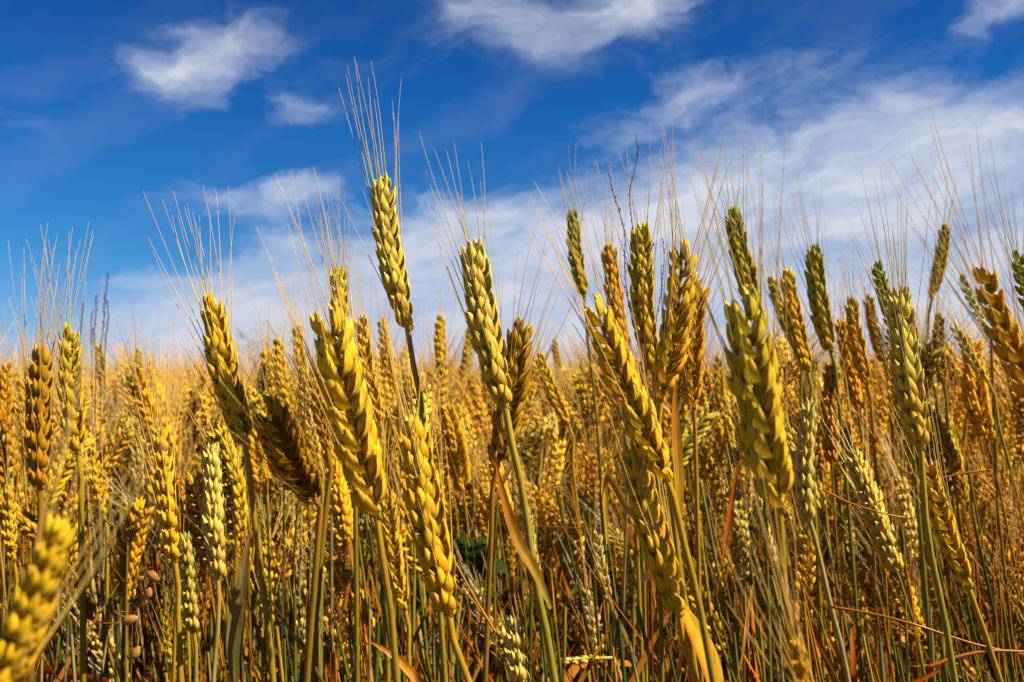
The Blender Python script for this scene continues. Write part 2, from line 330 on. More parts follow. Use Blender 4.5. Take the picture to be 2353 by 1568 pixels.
# ------------------------------------------------------------------ one wheat plant, near enough to show every husk
def hero(tip, base, d, key, label, roll=40, wid=1.0, bend=.03, tilt=0.0, stem=(), n=None, awn=.075, awns=20, seed=0, leaf=None, srad=1.0, spread=1.0, group=None):
    r = random.Random(seed * 31 + int(tip[0]) * 7 + int(tip[1]))
    B = at(base[0], base[1], d); P2 = at(tip[0], tip[1], d * (1 + tilt))
    L = (P2 - B).length; ax = (P2 - B).normalized(); view = (B - Vector((0, 0, CAMH))).normalized()
    side = ax.cross(view).normalized()
    mid = (B + P2) / 2 + side * bend * L * 2
    def curve(t): return B * (1 - t) ** 2 + mid * 2 * t * (1 - t) + P2 * t * t
    def tan(t): return ((mid - B) * (1 - t) + (P2 - mid) * t).normalized()
    # stem: through the photo's points, then down to the ground
    down = [B + tan(0) * .004, B - tan(0) * .012] + [at(x, y, d * k) for (x, y, k) in [(s + (1.0,))[:3] if len(s) == 2 else s for s in stem]]
    last = down[-1]; dirn = (down[-1] - down[-2]).normalized()
    dirn = Vector((dirn.x, dirn.y, -abs(dirn.z) - .15)).normalized()
    h = last.z; slope = Vector((dirn.x, dirn.y, 0)) / max(.3, -dirn.z)
    q = last + slope * h * .33; q.z = h * .62; down.append(q)
    q2 = last + slope * h * .5; q2.z = h * .28; down.append(q2)
    q3 = last + slope * h * .56; q3.z = 0.0; down.append(q3)
    root = Vector((q3.x, q3.y, 0))
    pl = empty('wheat_plant', root); tag(pl, label, 'wheat plant', group or 'near wheat plants')
    C = spline([tuple(p) for p in down], 34)
    rr = np.full(34, .00205 * srad) * np.linspace(.85, 1.25, 34)
    z = C[:, 2]
    for zz in (h * .55, h * .3, h * .12): rr *= 1 + .35 * np.exp(-((z - zz) / .004) ** 2)
    sc_ = np.array(STEMC[key]); top = np.array(PAL[key]) * .9
    cc = np.array([sc_ * (1 - w) + top * w for w in np.exp(-np.arange(34) / 2.2)])
    mb = MB(); tube(mb, C, rr, cc, 8); mb.obj('stem', M_STEM, pl, origin=root, color=(1, 1, 1))
    # ear: rachis, with its spikelets and awns
    mb = MB(); CC = np.array([tuple(curve(t)) for t in np.linspace(-.03, .97, 14)])
    tube(mb, CC, np.linspace(.0019, .0009, 14), np.array(PAL[key]) * .8, 7, True)
    for k in range(3):                                              # small empty husks where the ear starts
        t0 = -.05 + .03 * k; a = r.random() * 6.28
        T = tan(0); s0 = (side * math.cos(a) + T.cross(side) * math.sin(a)).normalized(); Y = T.cross(s0)
        v, l, zz, c = floret(.0075, .003, .0022, 6, 6); M = np.array([tuple(s0), tuple(Y), tuple(T)]).T
        v = v @ (rotm('Y', R(10))).T @ M.T + np.array(tuple(curve(0) + T * t0 * L * .6 + s0 * .001)); mb.add(v, l, zz, c * np.array(PAL[key]))
    ear = mb.obj('ear', M_HUSK, pl, origin=B, loc=B - root, color=(1, 1, 1))
    if n is None: n = max(10, int(round(L / .0050 / (.6 + .4 * wid))))
    na = [r.randrange(n * 2) for _ in range(awns)]
    base_col = PAL[key]
    for i in range(n + 1):
        t = (i + .25) / (n + .7); s = size_at(t) * wid * .99 * L / .09 * (.92 + .15 * r.random())
        T = tan(t); S0 = (side - T * side.dot(T)).normalized(); N0 = T.cross(S0)
        ra = R(roll) + R((r.random() - .5) * 24)
        X = (S0 * math.cos(ra) + N0 * math.sin(ra)) * (1 if i % 2 == 0 else -1)
        T = (T + Vector((r.gauss(0, .035), r.gauss(0, .035), r.gauss(0, .03)))).normalized(); X = (X - T * X.dot(T)).normalized()
        if i == n: T = (T + X * -.3).normalized(); X = (X - T * X.dot(T)).normalized()
        Y = T.cross(X); p = curve(t) - X * (.0004 * wid)
        me, parts = SPK[r.randrange(8)]
        M = Matrix((X, Y, T)).transposed().to_4x4(); M = Matrix.Translation(p - B) @ M @ Matrix.Diagonal((s, s, s * 1.0, 1))
        gl = max(0, 1 - t * 1.6) * .6; cj = jitc(tuple(a * (1 - gl) + b * gl for a, b in zip(base_col, PAL['gold'] if key in ('lime', 'olive', 'green') else base_col)), .10, r)
        cj = tuple(a * (1 + (b - 1) * t * t) for a, b in zip(cj, (.95, 1.08, 1.35)))
        link('spikelet', me, ear, M, cj)
        for side_i in (0, 1):
            cnt = na.count(i * 2 + side_i) if i < n else (1 if awns > 6 else 0)
            if not cnt: continue
            fl = parts[1 + 2 * side_i]
            dl = Vector(rotm('X', -R(fl[5])) @ rotm('Y', R(fl[4])) @ np.array((0, 0, 1.0)))
            tipl = Vector(fl[3]) + dl * fl[0] * .97
            pw = M @ tipl; dw = (M.to_3x3() @ dl).normalized()
            up = (T + Vector(((r.random() - .5) * .25, (r.random() - .5) * .25, .25))).normalized()
            k_ = (.50 + .22 * max(0, .6 - t)) * spread; dd = (dw * k_ + T * (1 - k_) + Vector((r.gauss(0, .05), r.gauss(0, .05), 0))).normalized()
            ln = awn * .92 * (.62 + .5 * math.sin(math.pi * min(1, t * .75 + .15))) * (.75 + .45 * r.random())
            Cw = awn_curve(pw - dw * .001, dd, up, ln, 8, r)
            m2 = MB(); o0 = Cw[0].copy(); tube(m2, Cw - o0, np.linspace(.00031, .00010, 8), awn_col(8, jitc(AWNC[key], .12, r)), 4)
            m2.obj('awn', M_AWN, ear, loc=tuple(o0), color=(1, 1, 1))
    if leaf: hero_leaf(pl, root, *leaf)
    return pl, root
def hero_leaf(pl, root, pts, w, c0, c1, fold=.3, twist=.4, ref=(0, 1, .1), label=None):
    C = spline([tuple(at(*p)) for p in pts], 26); t = np.linspace(0, 1, 26)[:, None]
    mb = MB(); ribbon(mb, C, leaf_width(26, w, .3, .6), np.array(c0) * (1 - t) + np.array(c1) * t, ref, fold, twist, 11, DEEP)
    o = mb.obj('leaf', M_LEAF, pl, origin=root, color=(1, 1, 1))
    if label: o['label'] = label
    return o

ORG, TAN, RUST, YEL, GRN, STR = (.82, .27, .012), (.70, .38, .04), (.62, .13, .008), (.68, .46, .02), (.10, .15, .01), (.55, .40, .08)
DEEP = (.75, .20, .008)
H = [
 dict(tip=(880, 432), base=(938, 752), d=.62, key='lime', roll=52, wid=1.05, bend=.035, stem=[(950, 850), (975, 970, 1.01), (1000, 1250, 1.02)], awn=.094, awns=26, label="tallest wheat ear, pale yellow-green, standing alone against the blue sky"),
 dict(tip=(1092, 590), base=(1162, 930), d=.60, key='lime', roll=62, wid=1.2, bend=.03, stem=[(1172, 1000), (1205, 1150), (1228, 1330), (1275, 1568)], awn=.08, awns=26, srad=1.25, label="plump yellow-green ear with a thick green stalk, right of the tallest ear"),
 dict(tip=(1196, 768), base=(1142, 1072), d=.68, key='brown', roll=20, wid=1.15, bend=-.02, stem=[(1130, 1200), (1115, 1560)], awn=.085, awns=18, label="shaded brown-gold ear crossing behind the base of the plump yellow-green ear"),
 dict(tip=(762, 752), base=(868, 1180), d=.50, key='gold', roll=14, wid=1.2, n=17, bend=.02, stem=[(872, 1230), (890, 1350), (912, 1568)], awn=.085, awns=30, srad=.95, label="large golden braided ear with two clear rows of husks, below left of the tallest ear"),
 dict(tip=(778, 640), base=(810, 900), d=.74, key='olive', roll=70, wid=1.0, stem=[(815, 1000), (820, 1500)], awn=.085, awns=24, label="olive ear with a dense upright beard rising behind the large braided ear"),
 dict(tip=(832, 745), base=(872, 960), d=.80, key='gold', roll=30, wid=1.0, stem=[(880, 1100), (890, 1500)], awn=.08, awns=20, label="golden ear half hidden right of the large braided ear, its beard spreading right"),
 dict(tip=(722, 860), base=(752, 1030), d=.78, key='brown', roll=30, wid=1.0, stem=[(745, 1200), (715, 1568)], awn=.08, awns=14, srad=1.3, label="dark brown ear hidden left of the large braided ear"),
 dict(tip=(490, 712), base=(566, 1018), d=.66, key='gold', roll=40, wid=1.1, bend=.02, stem=[(572, 1080), (592, 1250), (628, 1568)], awn=.088, awns=26, srad=1.15, label="tall gold ear on a dark stalk, awns fanning left over open sky"),
 dict(tip=(952, 1000), base=(1032, 1405), d=.52, key='gold', roll=58, wid=1.12, bend=.015, stem=[(1040, 1470), (1078, 1568)], awn=.085, awns=24, srad=1.1, label="large soft gold ear low in the middle, directly under the tallest ear's stalk"),
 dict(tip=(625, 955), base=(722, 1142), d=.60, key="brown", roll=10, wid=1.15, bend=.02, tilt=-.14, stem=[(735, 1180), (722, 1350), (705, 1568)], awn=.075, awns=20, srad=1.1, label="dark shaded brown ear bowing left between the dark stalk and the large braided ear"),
 dict(tip=(125, 1235), base=(-40, 1660), d=.29, key='gold', roll=62, wid=1.2, n=14, bend=-.02, stem=[(-90, 1760)], awn=.07, awns=14, label="very near blurred gold ear filling the bottom left corner"),
 dict(tip=(95, 828), base=(92, 1118), d=.56, key='brown', roll=66, wid=1.12, bend=.02, stem=[(85, 1300), (70, 1560)], awn=.085, awns=26, label="broad brownish ear with a bristling beard at the left edge"),
 dict(tip=(160, 775), base=(180, 1040), d=.64, key='olive', roll=35, wid=1.12, bend=.02, stem=[(186, 1200), (192, 1560)], awn=.08, awns=26, srad=1.1, label="olive-gold ear second from the left edge, behind the broad brownish ear"),
 dict(tip=(372, 1010), base=(402, 1285), d=.62, key='gold', roll=72, wid=.98, bend=.02, stem=[(408, 1400), (416, 1568)], awn=.08, awns=18, label="bright yellow ear with a straight stalk, left of the pale green-grey ear"),
 dict(tip=(488, 1055), base=(500, 1325), d=.74, key='pale', roll=85, wid=1.15, bend=.01, stem=[(500, 1450), (490, 1568)], awns=0, label="pale awnless ear whose lower half is in shade, right of the bright yellow ear"),
 dict(tip=(425, 1250), base=(445, 1450), d=.80, key='sage', roll=80, wid=1.25, bend=.01, stem=[(450, 1568)], awns=0, label="grey-green awnless ear low on the left, under the pale half-shaded ear"),
 dict(tip=(1316, 500), base=(1342, 678), d=1.12, key='green', roll=60, wid=1.05, stem=[(1348, 760), (1365, 900), (1388, 1200), (1400, 1560)], awn=.085, awns=16, label="small green ear on a long thin stalk standing in the sky gap right of centre"),
 dict(tip=(1402, 580), base=(1440, 810), d=.86, key='amber', roll=58, wid=1.0, stem=[(1450, 950), (1470, 1400)], awn=.085, awns=18, label="amber ear between the small green ear and the red weed stalks"),
 dict(tip=(1474, 545), base=(1500, 850), d=.78, key='olive', roll=48, wid=1.0, stem=[(1510, 1000), (1520, 1500)], awn=.085, awns=20, label="greenish brown ear wrapped by thin red weed stalks"),
 dict(tip=(1566, 588), base=(1516, 918), d=.60, key='gold', roll=12, wid=1.08, bend=-.03, stem=[(1535, 1080), (1560, 1300), (1600, 1568)], awn=.085, awns=26, srad=1.05, label="golden braided ear leaning right, with husks in two rows, right of the red weed stalks"),
 dict(tip=(1372, 718), base=(1532, 1095), d=.52, key='gold', roll=14, wid=1.0, bend=.02, stem=[(1545, 1130), (1572, 1250), (1640, 1568)], awn=.085, awns=28, srad=1.05, label="long golden ear slanting down right under the small green ear"),
 dict(tip=(1688, 500), base=(1742, 735), d=.86, key='green', roll=45, wid=1.1, bend=.02, stem=[(1750, 900), (1765, 1400)], awn=.085, awns=22, label="dark green ear rising behind the tip of the biggest two-row ear"),
 dict(tip=(1716, 722), base=(1794, 1165), d=.44, key='olive', roll=22, wid=1.28, n=15, bend=.02, stem=[(1796, 1230), (1802, 1350), (1822, 1568)], awn=.085, awns=26, srad=.95, label="biggest ear right of centre, heavy smooth husks bright right and dark left"),
 dict(tip=(1460, 1060), base=(1562, 1405), d=.53, key='gold', roll=60, wid=1.15, bend=.02, stem=[(1572, 1480), (1600, 1568)], awn=.08, awns=24, label="large gold ear low right of centre above a broad orange leaf",
      leaf=([(1563, 1395, .535), (1585, 1440, .535), (1612, 1500, .535), (1632, 1570, .535), (1650, 1720, .535)], .026, (.88, .60, .04), (.88, .44, .02), .25, .3, (.55, -.6, .5), "broad yellow leaf with an orange edge")),
 dict(tip=(1860, 945), base=(1856, 1195), d=.74, key='pale', roll=85, wid=1.15, stem=[(1868, 1220), (1910, 1400), (1950, 1568)], awns=0, srad=1.1, label="cream awnless ear with open husks beside the biggest ear"),
 dict(tip=(1872, 585), base=(1908, 805), d=.92, key='green', roll=50, wid=1.1, stem=[(1925, 900), (1960, 1300)], awn=.085, awns=18, label="dark green upright ear in the row of ears left of the right-hand plump ear"),
 dict(tip=(1812, 640), base=(1856, 850), d=.96, key='gold', roll=60, wid=1.05, stem=[(1862, 1000), (1885, 1400)], awn=.085, awns=16, label="gold ear between the biggest ear and the dark green upright ear"),
 dict(tip=(1776, 650), base=(1832, 800), d=1.1, key='olive', roll=50, wid=1.0, stem=[(1840, 950), (1860, 1400)], awn=.08, awns=12, label="small tilted olive ear touching the left side of the gold ear by the biggest ear"),
 dict(tip=(2066, 700), base=(2118, 1025), d=.60, key='lime', roll=66, wid=1.12, bend=.02, stem=[(2120, 1090), (2135, 1250), (2195, 1568)], awn=.088, awns=24, srad=1.1, label="plump pale yellow ear on a green stalk in the right part, husks spread wide"),
 dict(tip=(2018, 618), base=(2075, 800), d=.86, key='green', roll=45, wid=1.0, stem=[(2090, 950), (2130, 1400)], awn=.08, awns=16, label="green ear leaning left just above the plump pale yellow ear"),
 dict(tip=(2172, 528), base=(2142, 682), d=1.2, key='green', roll=45, wid=1.05, bend=-.02, stem=[(2130, 800), (2118, 950), (2120, 1300)], awn=.08, awns=14, label="small green ear leaning right, highest of the ears near the right edge"),
 dict(tip=(2262, 640), base=(2400, 960), d=.46, key='amber', roll=30, wid=1.0, bend=.02, stem=[(2440, 1100), (2500, 1400)], awn=.09, awns=24, label="near blurred amber ear slanting out of the right edge"),
 dict(tip=(2338, 590), base=(2385, 760), d=.8, key='green', roll=45, wid=1.05, stem=[(2400, 900)], awn=.08, awns=16, label="dark green ear cut by the right edge above the amber ear"),
 dict(tip=(2130, 1075), base=(2225, 1345), d=.62, key='gold', roll=30, wid=.95, bend=.02, stem=[(2250, 1430), (2300, 1568)], awn=.08, awns=20, label="smooth gold ear slanting down right beneath the plump pale yellow ear"),
 dict(tip=(1832, 1490), base=(1905, 1720), d=.40, key='amber', roll=60, wid=1.0, stem=[(1930, 1800)], awn=.08, awns=14, label="near amber ear tip poking up from the bottom edge right of the broad orange leaf"),
 dict(tip=(1180, 1440), base=(1225, 1680), d=.60, key='pale', roll=75, wid=1.15, stem=[(1240, 1800)], awns=2, label="cream ear rising from the bottom edge left of the thick green stalk"),
 dict(tip=(1268, 1520), base=(1372, 1512), d=.85, key='pale', roll=80, wid=1.1, bend=.02, stem=[(1420, 1540), (1440, 1640)], awns=0, label="cream broken ear lying sideways near the bottom right of the thick green stalk"),
 dict(tip=(893, 1145), base=(930, 1395), d=.76, key='gold', roll=18, wid=.92, stem=[(938, 1500), (945, 1600)], awn=.08, awns=14, label="slim gold ear filling the gap between the two large lower middle ears"),
 dict(tip=(1012, 738), base=(1020, 880), d=1.35, key='gold', roll=60, wid=1.1, stem=[(1030, 1000), (1040, 1300)], awn=.07, awns=10, label="small gold ear standing over the horizon right of the tallest ear's stalk"),
 dict(tip=(1080, 758), base=(1062, 866), d=1.6, key='olive', roll=50, wid=1.1, bend=-.02, stem=[(1056, 930), (1050, 1200)], awn=.07, awns=10, label="small dark olive ear leaning right behind the plump yellow-green ear"),
 dict(tip=(880, 742), base=(908, 888), d=1.2, key='gold', roll=20, wid=1.05, stem=[(918, 1000), (930, 1200)], awn=.07, awns=10, label="small bright gold ear over the horizon left of the tallest ear's stalk"),
 dict(tip=(1243, 828), base=(1306, 975), d=1.08, key='gold', roll=35, wid=1.05, stem=[(1315, 1060), (1345, 1350)], awn=.075, awns=12, label="bright gold ear tilting left in the gap right of the plump yellow-green ear"),
 dict(tip=(1275, 788), base=(1290, 870), d=1.95, key='amber', roll=50, wid=1.1, stem=[(1300, 1000)], awn=.06, awns=8, label="tiny amber ear over the horizon above the bright gold tilting ear"),
 dict(tip=(1272, 1030), base=(1288, 1145), d=1.35, key='gold', roll=15, wid=1.05, stem=[(1300, 1300)], awn=.07, awns=8, label="small braided gold ear under the bright gold tilting ear"),
 dict(tip=(1236, 1000), base=(1232, 1105), d=1.45, key='sage', roll=80, wid=1.1, stem=[(1228, 1300)], awns=0, label="small grey-green awnless ear below the bright gold tilting ear, beside the small braided one"),
 dict(tip=(230, 798), base=(243, 905), d=1.6, key='olive', roll=20, wid=1.1, stem=[(250, 1100)], awn=.06, awns=8, label="small olive ear under the purple weed stalks"),
 dict(tip=(318, 808), base=(328, 902), d=1.75, key='olive', roll=40, wid=1.1, stem=[(335, 1100)], awn=.06, awns=8, label="small olive ear poking above the horizon right of the purple weed stalks"),
 dict(tip=(298, 880), base=(358, 1012), d=1.2, key='gold', roll=70, wid=1.0, bend=.03, stem=[(380, 1150), (400, 1400)], awn=.07, awns=12, label="bright yellow ear tilting left halfway between the olive-gold ear and the tall gold ear"),
 dict(tip=(466, 872), base=(418, 985), d=1.3, key='amber', roll=10, wid=1.0, bend=-.03, stem=[(400, 1100), (385, 1400)], awn=.07, awns=12, label="amber ear leaning right just left of the tall gold ear"),
 dict(tip=(1606, 672), base=(1594, 935), d=.78, key='amber', roll=25, wid=1.05, stem=[(1600, 1100), (1610, 1500)], awn=.085, awns=20, label="amber ear behind and right of the right-leaning golden braided ear"),
 dict(tip=(1958, 700), base=(1992, 880), d=1.0, key='amber', roll=45, wid=1.05, stem=[(2010, 1050), (2040, 1400)], awn=.08, awns=14, label="amber ear between the dark green upright ear and the plump pale yellow ear"),
 dict(tip=(1996, 690), base=(2030, 830), d=1.25, key='brown', roll=45, wid=1.05, stem=[(2050, 1000), (2080, 1400)], awn=.08, awns=10, label="small brown ear just left of the plump pale yellow ear's tip"),
 dict(tip=(2196, 752), base=(2268, 872), d=1.0, key='lime', roll=20, wid=.95, stem=[(2290, 960), (2350, 1200)], awn=.075, awns=14, label="pale yellow ear tilting left between the plump ear and the near amber ear"),
 dict(tip=(2212, 640), base=(2262, 745), d=1.05, key='green', roll=40, wid=1.0, stem=[(2280, 850)], awn=.08, awns=12, label="green ear peeping out behind the tip of the near amber ear"),
 dict(tip=(2158, 735), base=(2168, 880), d=1.1, key='brown', roll=40, wid=1.1, stem=[(2180, 1000), (2200, 1300)], awn=.08, awns=10, label="brown shaded ear right of the plump pale yellow ear"),
 dict(tip=(2082, 670), base=(2110, 800), d=1.1, key='olive', roll=30, wid=1.0, stem=[(2150, 900), (2180, 1300)], awn=.08, awns=10, label="olive ear showing right of the tip of the plump pale yellow ear"),
 dict(tip=(638, 790), base=(664, 935), d=1.1, key='gold', roll=50, wid=1.05, stem=[(672, 1100)], awn=.08, awns=14, label="gold ear left of the dense beard, nearest the tall gold ear"),
 dict(tip=(684, 760), base=(708, 905), d=1.05, key='gold', roll=35, wid=1.05, stem=[(712, 1100)], awn=.08, awns=14, label="gold ear just left of the olive ear with the dense upright beard"),
 dict(tip=(700, 905), base=(732, 1055), d=.98, key='lime', roll=15, wid=1.0, stem=[(740, 1200)], awn=.075, awns=10, label="light yellow ear above the dark shaded bowing ear"),
 dict(tip=(1944, 1308), base=(1996, 1425), d=1.0, key='olive', roll=15, wid=1.0, stem=[(2015, 1500), (2040, 1600)], awns=1, label="small olive ear low right, below the cream awnless ear"),
 dict(tip=(1740, 1150), base=(1782, 1290), d=.98, key='pale', roll=25, wid=1.1, stem=[(1790, 1450), (1800, 1600)], awns=2, label="cream ear just left of the biggest ear's base"),
 dict(tip=(1692, 1215), base=(1702, 1345), d=1.0, key='sage', roll=70, wid=1.1, stem=[(1706, 1500)], awns=0, label="grey-green ear between the low large gold ear and the cream ear"),
 dict(tip=(384, 1415), base=(398, 1530), d=.85, key='gold', roll=40, wid=.95, stem=[(400, 1640)], awn=.06, awns=8, label="gold ear at the bottom left under the grey-green awnless ear"),
 dict(tip=(1372, 1235), base=(1402, 1385), d=.92, key='pale', roll=30, wid=1.0, stem=[(1412, 1500), (1420, 1640)], awn=.07, awns=8, label="pale ear low between the thick green stalk and the low large gold ear"),
 dict(tip=(1212, 1180), base=(1236, 1335), d=.95, key='pale', roll=25, wid=1.0, stem=[(1245, 1480)], awn=.07, awns=8, label="pale ear behind the thick green stalk, half covered by it"),
 dict(tip=(530, 1482), base=(548, 1600), d=.8, key='pale', roll=15, wid=1.0, stem=[(552, 1700)], awns=0, label="cream ear at the bottom edge right of the pale half-shaded ear"),
 dict(tip=(22, 1130), base=(32, 1290), d=.95, key='gold', roll=60, wid=1.05, stem=[(36, 1450)], awn=.07, awns=12, label="gold ear at the left edge above the very near blurred ear"),
 dict(tip=(215, 1040), base=(238, 1180), d=.95, key='gold', roll=50, wid=1.0, stem=[(246, 1350)], awn=.07, awns=12, label="gold ear under the olive-gold ear second from the left edge"),
 dict(tip=(20, 842), base=(14, 985), d=1.05, key='amber', roll=20, wid=1.05, stem=[(10, 1200)], awn=.07, awns=12, label="amber ear cut by the left edge beside the broad brownish ear"),
 dict(tip=(1650, 830), base=(1666, 965), d=1.15, key='gold', roll=40, wid=1.05, stem=[(1680, 1150)], awn=.08, awns=10, label="gold ear in the gap left of the biggest ear, at mid height"),
 dict(tip=(530, 1105), base=(540, 1260), d=.92, key='sage', roll=75, wid=1.0, stem=[(545, 1450)], awns=0, label="pale knobbly ear just behind and right of the pale half-shaded ear"),
 dict(tip=(2140, 1290), base=(2160, 1420), d=.9, key='brown', roll=75, wid=1.1, stem=[(2168, 1560)], awn=.05, awns=4, label="dark brown ear in deep shade below the smooth gold slanting ear"),
]
roots = []
for i, h in enumerate(H):
    pl, rt = hero(seed=i, **h); roots.append(rt)

# ------------------------------------------------------------------ ear and beard templates for the plants further back
def ear_template(nspk, L, seed, lod, bend=0.0):
    r = random.Random(seed); mb = MB(); bd = MB()
    def P(t): return np.array((bend * L * t * t, 0, t * L))
    def add(v, l, z, c, M, p, tint): mb.add(v @ M.T + p, l, z, c * tint)
    if lod == 0: tube(mb, np.array([P(t) for t in np.linspace(0, .96, 6)]), .0013, (.8, .8, .8), 5)
    for i in range(nspk + 1):
        t = (i + .25) / (nspk + .7); s = size_at(t) * (.95 + .12 * r.random()) * (1 if lod < 2 else 1.5)
        T = np.array((2 * bend * t, 0, 1.0)); T /= np.linalg.norm(T)
        a = (r.random() - .5) * .35 + (math.pi if i % 2 else 0)
        X = np.array((math.cos(a), math.sin(a), 0)); X -= T * X.dot(T); X /= np.linalg.norm(X); Y = np.cross(T, X)
        M = np.array([X, Y, T]).T; p = P(t) + X * .0008; tint = 1 + (r.random() - .5) * .22
        if lod == 0: add_spikelet(mb, spikelet_parts(i, r)[:5], M, p, s, 6, 6, tint)
        elif lod == 1:
            for (Lf, W, Tk, pos, tilt, sp) in ((.0115, .0046, .0042, (.001, -.0022, 0), 19, -15), (.0115, .0046, .0042, (.001, .0022, 0), 19, 15), (.0112, .0042, .0042, (.0028, 0, .003), 24, 0)):
                v, l, z, c = floret(Lf * s, W * s, Tk * s, 4, 4, .3); v = v @ (rotm('X', -R(sp)) @ rotm('Y', R(tilt))).T + np.array(pos) * s
                add(v, l, z, c, M, p, tint)
        else:
            v, l, z, c = floret(.0125 * s, .0080 * s, .0055 * s, 4, 3, .3); v = v @ rotm('Y', R(22)).T + np.array((.0015, 0, 0))
            add(v, l, z, c, M, p, tint)
        na = {0: 1 if r.random() < .75 else 0, 1: 1 + (r.random() < .45), 2: 1 if r.random() < .6 else 0}[lod]
        for _ in range(na):
            sg = -1 if r.random() < .5 else 1
            d0 = Vector(T) * .9 + Vector(X) * .28 + Vector(Y) * sg * .2 + Vector((r.gauss(0, .05), r.gauss(0, .05), 0))
            C = awn_curve(Vector(p + X * .004 + T * .010), d0, T, .075 * (.6 + .5 * r.random()), {0: 6, 1: 4, 2: 3}[lod], r)
            k = len(C); tube(bd, C, np.linspace(.00042, .00016, k) * (1, 1.25, 2.0)[lod], awn_col(k, (.80, .78, .9), (1.2, 1.1, 1.9)) , 3)
    return mb, bd
MID = []
for k in range(7):
    e, b = ear_template(17 + k % 3, .082 + .004 * (k % 4), 300 + k, 0, (-.12, .05, .0, .14, -.2, .08, .2)[k]); MID.append((e.mesh('ear', M_HUSK), b.mesh('beard', M_AWN)))
L1 = [tuple(x.data() for x in ear_template(15 + k % 3, .085, 500 + k, 1, (-.15, .1, 0, .2, -.05)[k])) for k in range(5)]
L2 = [tuple(x.data() for x in ear_template(8, .088, 700 + k, 2, (-.1, .1, 0)[k])) for k in range(3)]

def ytop(px):
    """how high the crowd of ears behind the near ones reaches, as a line over the photo"""
    return float(np.interp(px, [0, 150, 300, 560, 640, 860, 960, 1180, 1340, 1420, 1640, 1760, 2353], [800, 830, 830, 830, 770, 760, 800, 820, 800, 740, 700, 690, 670]))
def proj(p):
    x, y, z = p[0], p[1], p[2] - CAMH
    f = y * CP + z * SP; u = -y * SP + z * CP
    return 1176.5 + x / f * FPX, 784 - u / f * FPX
KEYS = ['gold', 'gold', 'gold', 'amber', 'amber', 'olive', 'lime', 'brown', 'pale', 'sage']
def pick_plant(dmin, dmax, r, lowk=.05, fov=1.12):
    for _ in range(200):
        d = math.sqrt(dmin ** 2 + (dmax ** 2 - dmin ** 2) * r.random()); px = 1176 + (r.random() - .5) * 2353 * fov
        x = (px - 1176) / FPX * d
        right = min(1, max(0, (px - 1250) / 600))
        zt = CAMH + .036 + .035 * right * max(0, 1 - d / 4) - abs(r.gauss(0, 1)) * lowk * (1.5 if r.random() < .25 else 1) + r.random() * .015
        qx, qy = proj((x, d, zt))
        if qy < ytop(qx) + (40 * r.random() if d < 3 else 0): continue
        return x, d, zt, qx, qy
    return x, d, min(zt, CAMH), qx, qy

# ------------------------------------------------------------------ individual plants of the rows behind
LAND = sorted([(h['tip'][0] * .5 + h['base'][0] * .5, h['tip'][1] * .5 + h['base'][1] * .5, n) for h, n in [
    (H[0], "the tallest ear"), (H[1], "the plump yellow-green ear"), (H[3], "the large braided ear"), (H[7], "the tall gold ear over open sky"),
    (H[8], "the large soft gold ear"), (H[9], "the dark bowing ear"), (H[10], "the blurred corner ear"), (H[11], "the broad brownish ear"),
    (H[12], "the olive-gold ear by the left edge"), (H[13], "the bright yellow straight ear"), (H[14], "the pale half-shaded ear"), (H[16], "the small green sky-gap ear"),
    (H[19], "the right-leaning braided ear"), (H[20], "the long slanting gold ear"), (H[22], "the biggest ear"), (H[23], "the gold ear above the broad orange leaf"),
    (H[24], "the cream awnless ear"), (H[25], "the dark green upright ear"), (H[28], "the plump pale yellow ear"), (H[31], "the near amber ear"),
    (H[33], "the smooth gold slanting ear"), (H[35], "the cream bottom-edge ear"), (H[41], "the bright gold tilting ear")]])
CN = {'gold': 'golden', 'amber': 'amber', 'olive': 'olive', 'lime': 'light yellow', 'brown': 'brown', 'pale': 'cream', 'sage': 'grey-green', 'green': 'green'}
used_labels = set()
def mid_label(qx, qy, d, key, lean):
    near = sorted(LAND, key=lambda q: (q[0] - qx) ** 2 + (q[1] - qy) ** 2)[:4]
    size = 'mid-sized' if d < 1.15 else 'small' if d < 1.55 else 'tiny'
    ln = 'left-leaning' if lean < -.10 else 'right-leaning' if lean > .05 else 'upright'
    def rel(q):
        dx, dy = qx - q[0], qy - q[1]
        if abs(dx) > abs(dy) * .8: return ('just left of ' if dx > -110 else 'left of ') + q[2] if dx < 0 else ('just right of ' if dx < 110 else 'right of ') + q[2]
        return ('above ' if dy < 0 else 'below ') + q[2]
    cands = []
    for q in near:
        for f in ("%s %s %s ear %s", "%s %s %s ear with thin awns %s", "%s %s %s ear on a slender stalk %s", "%s %s %s ear half hidden %s"):
            cands.append(f % (size, ln, CN[key], rel(q)))
    for c in cands:
        if c not in used_labels and len(c.split()) <= 16: used_labels.add(c); return c
    return cands[0]
r = random.Random(11)
N_MID = 225
mids = []
while len(mids) < N_MID:
    x, d, zt, qx, qy = pick_plant(.88, 2.15, r, .085, 1.04)
    if d < 1.05 and qy < 860 and not qx > 1900: continue
    if qx < -20 or qx > 2375 or qy > 1500: continue
    mids.append((d, x, zt, qx, qy))
mids.sort()
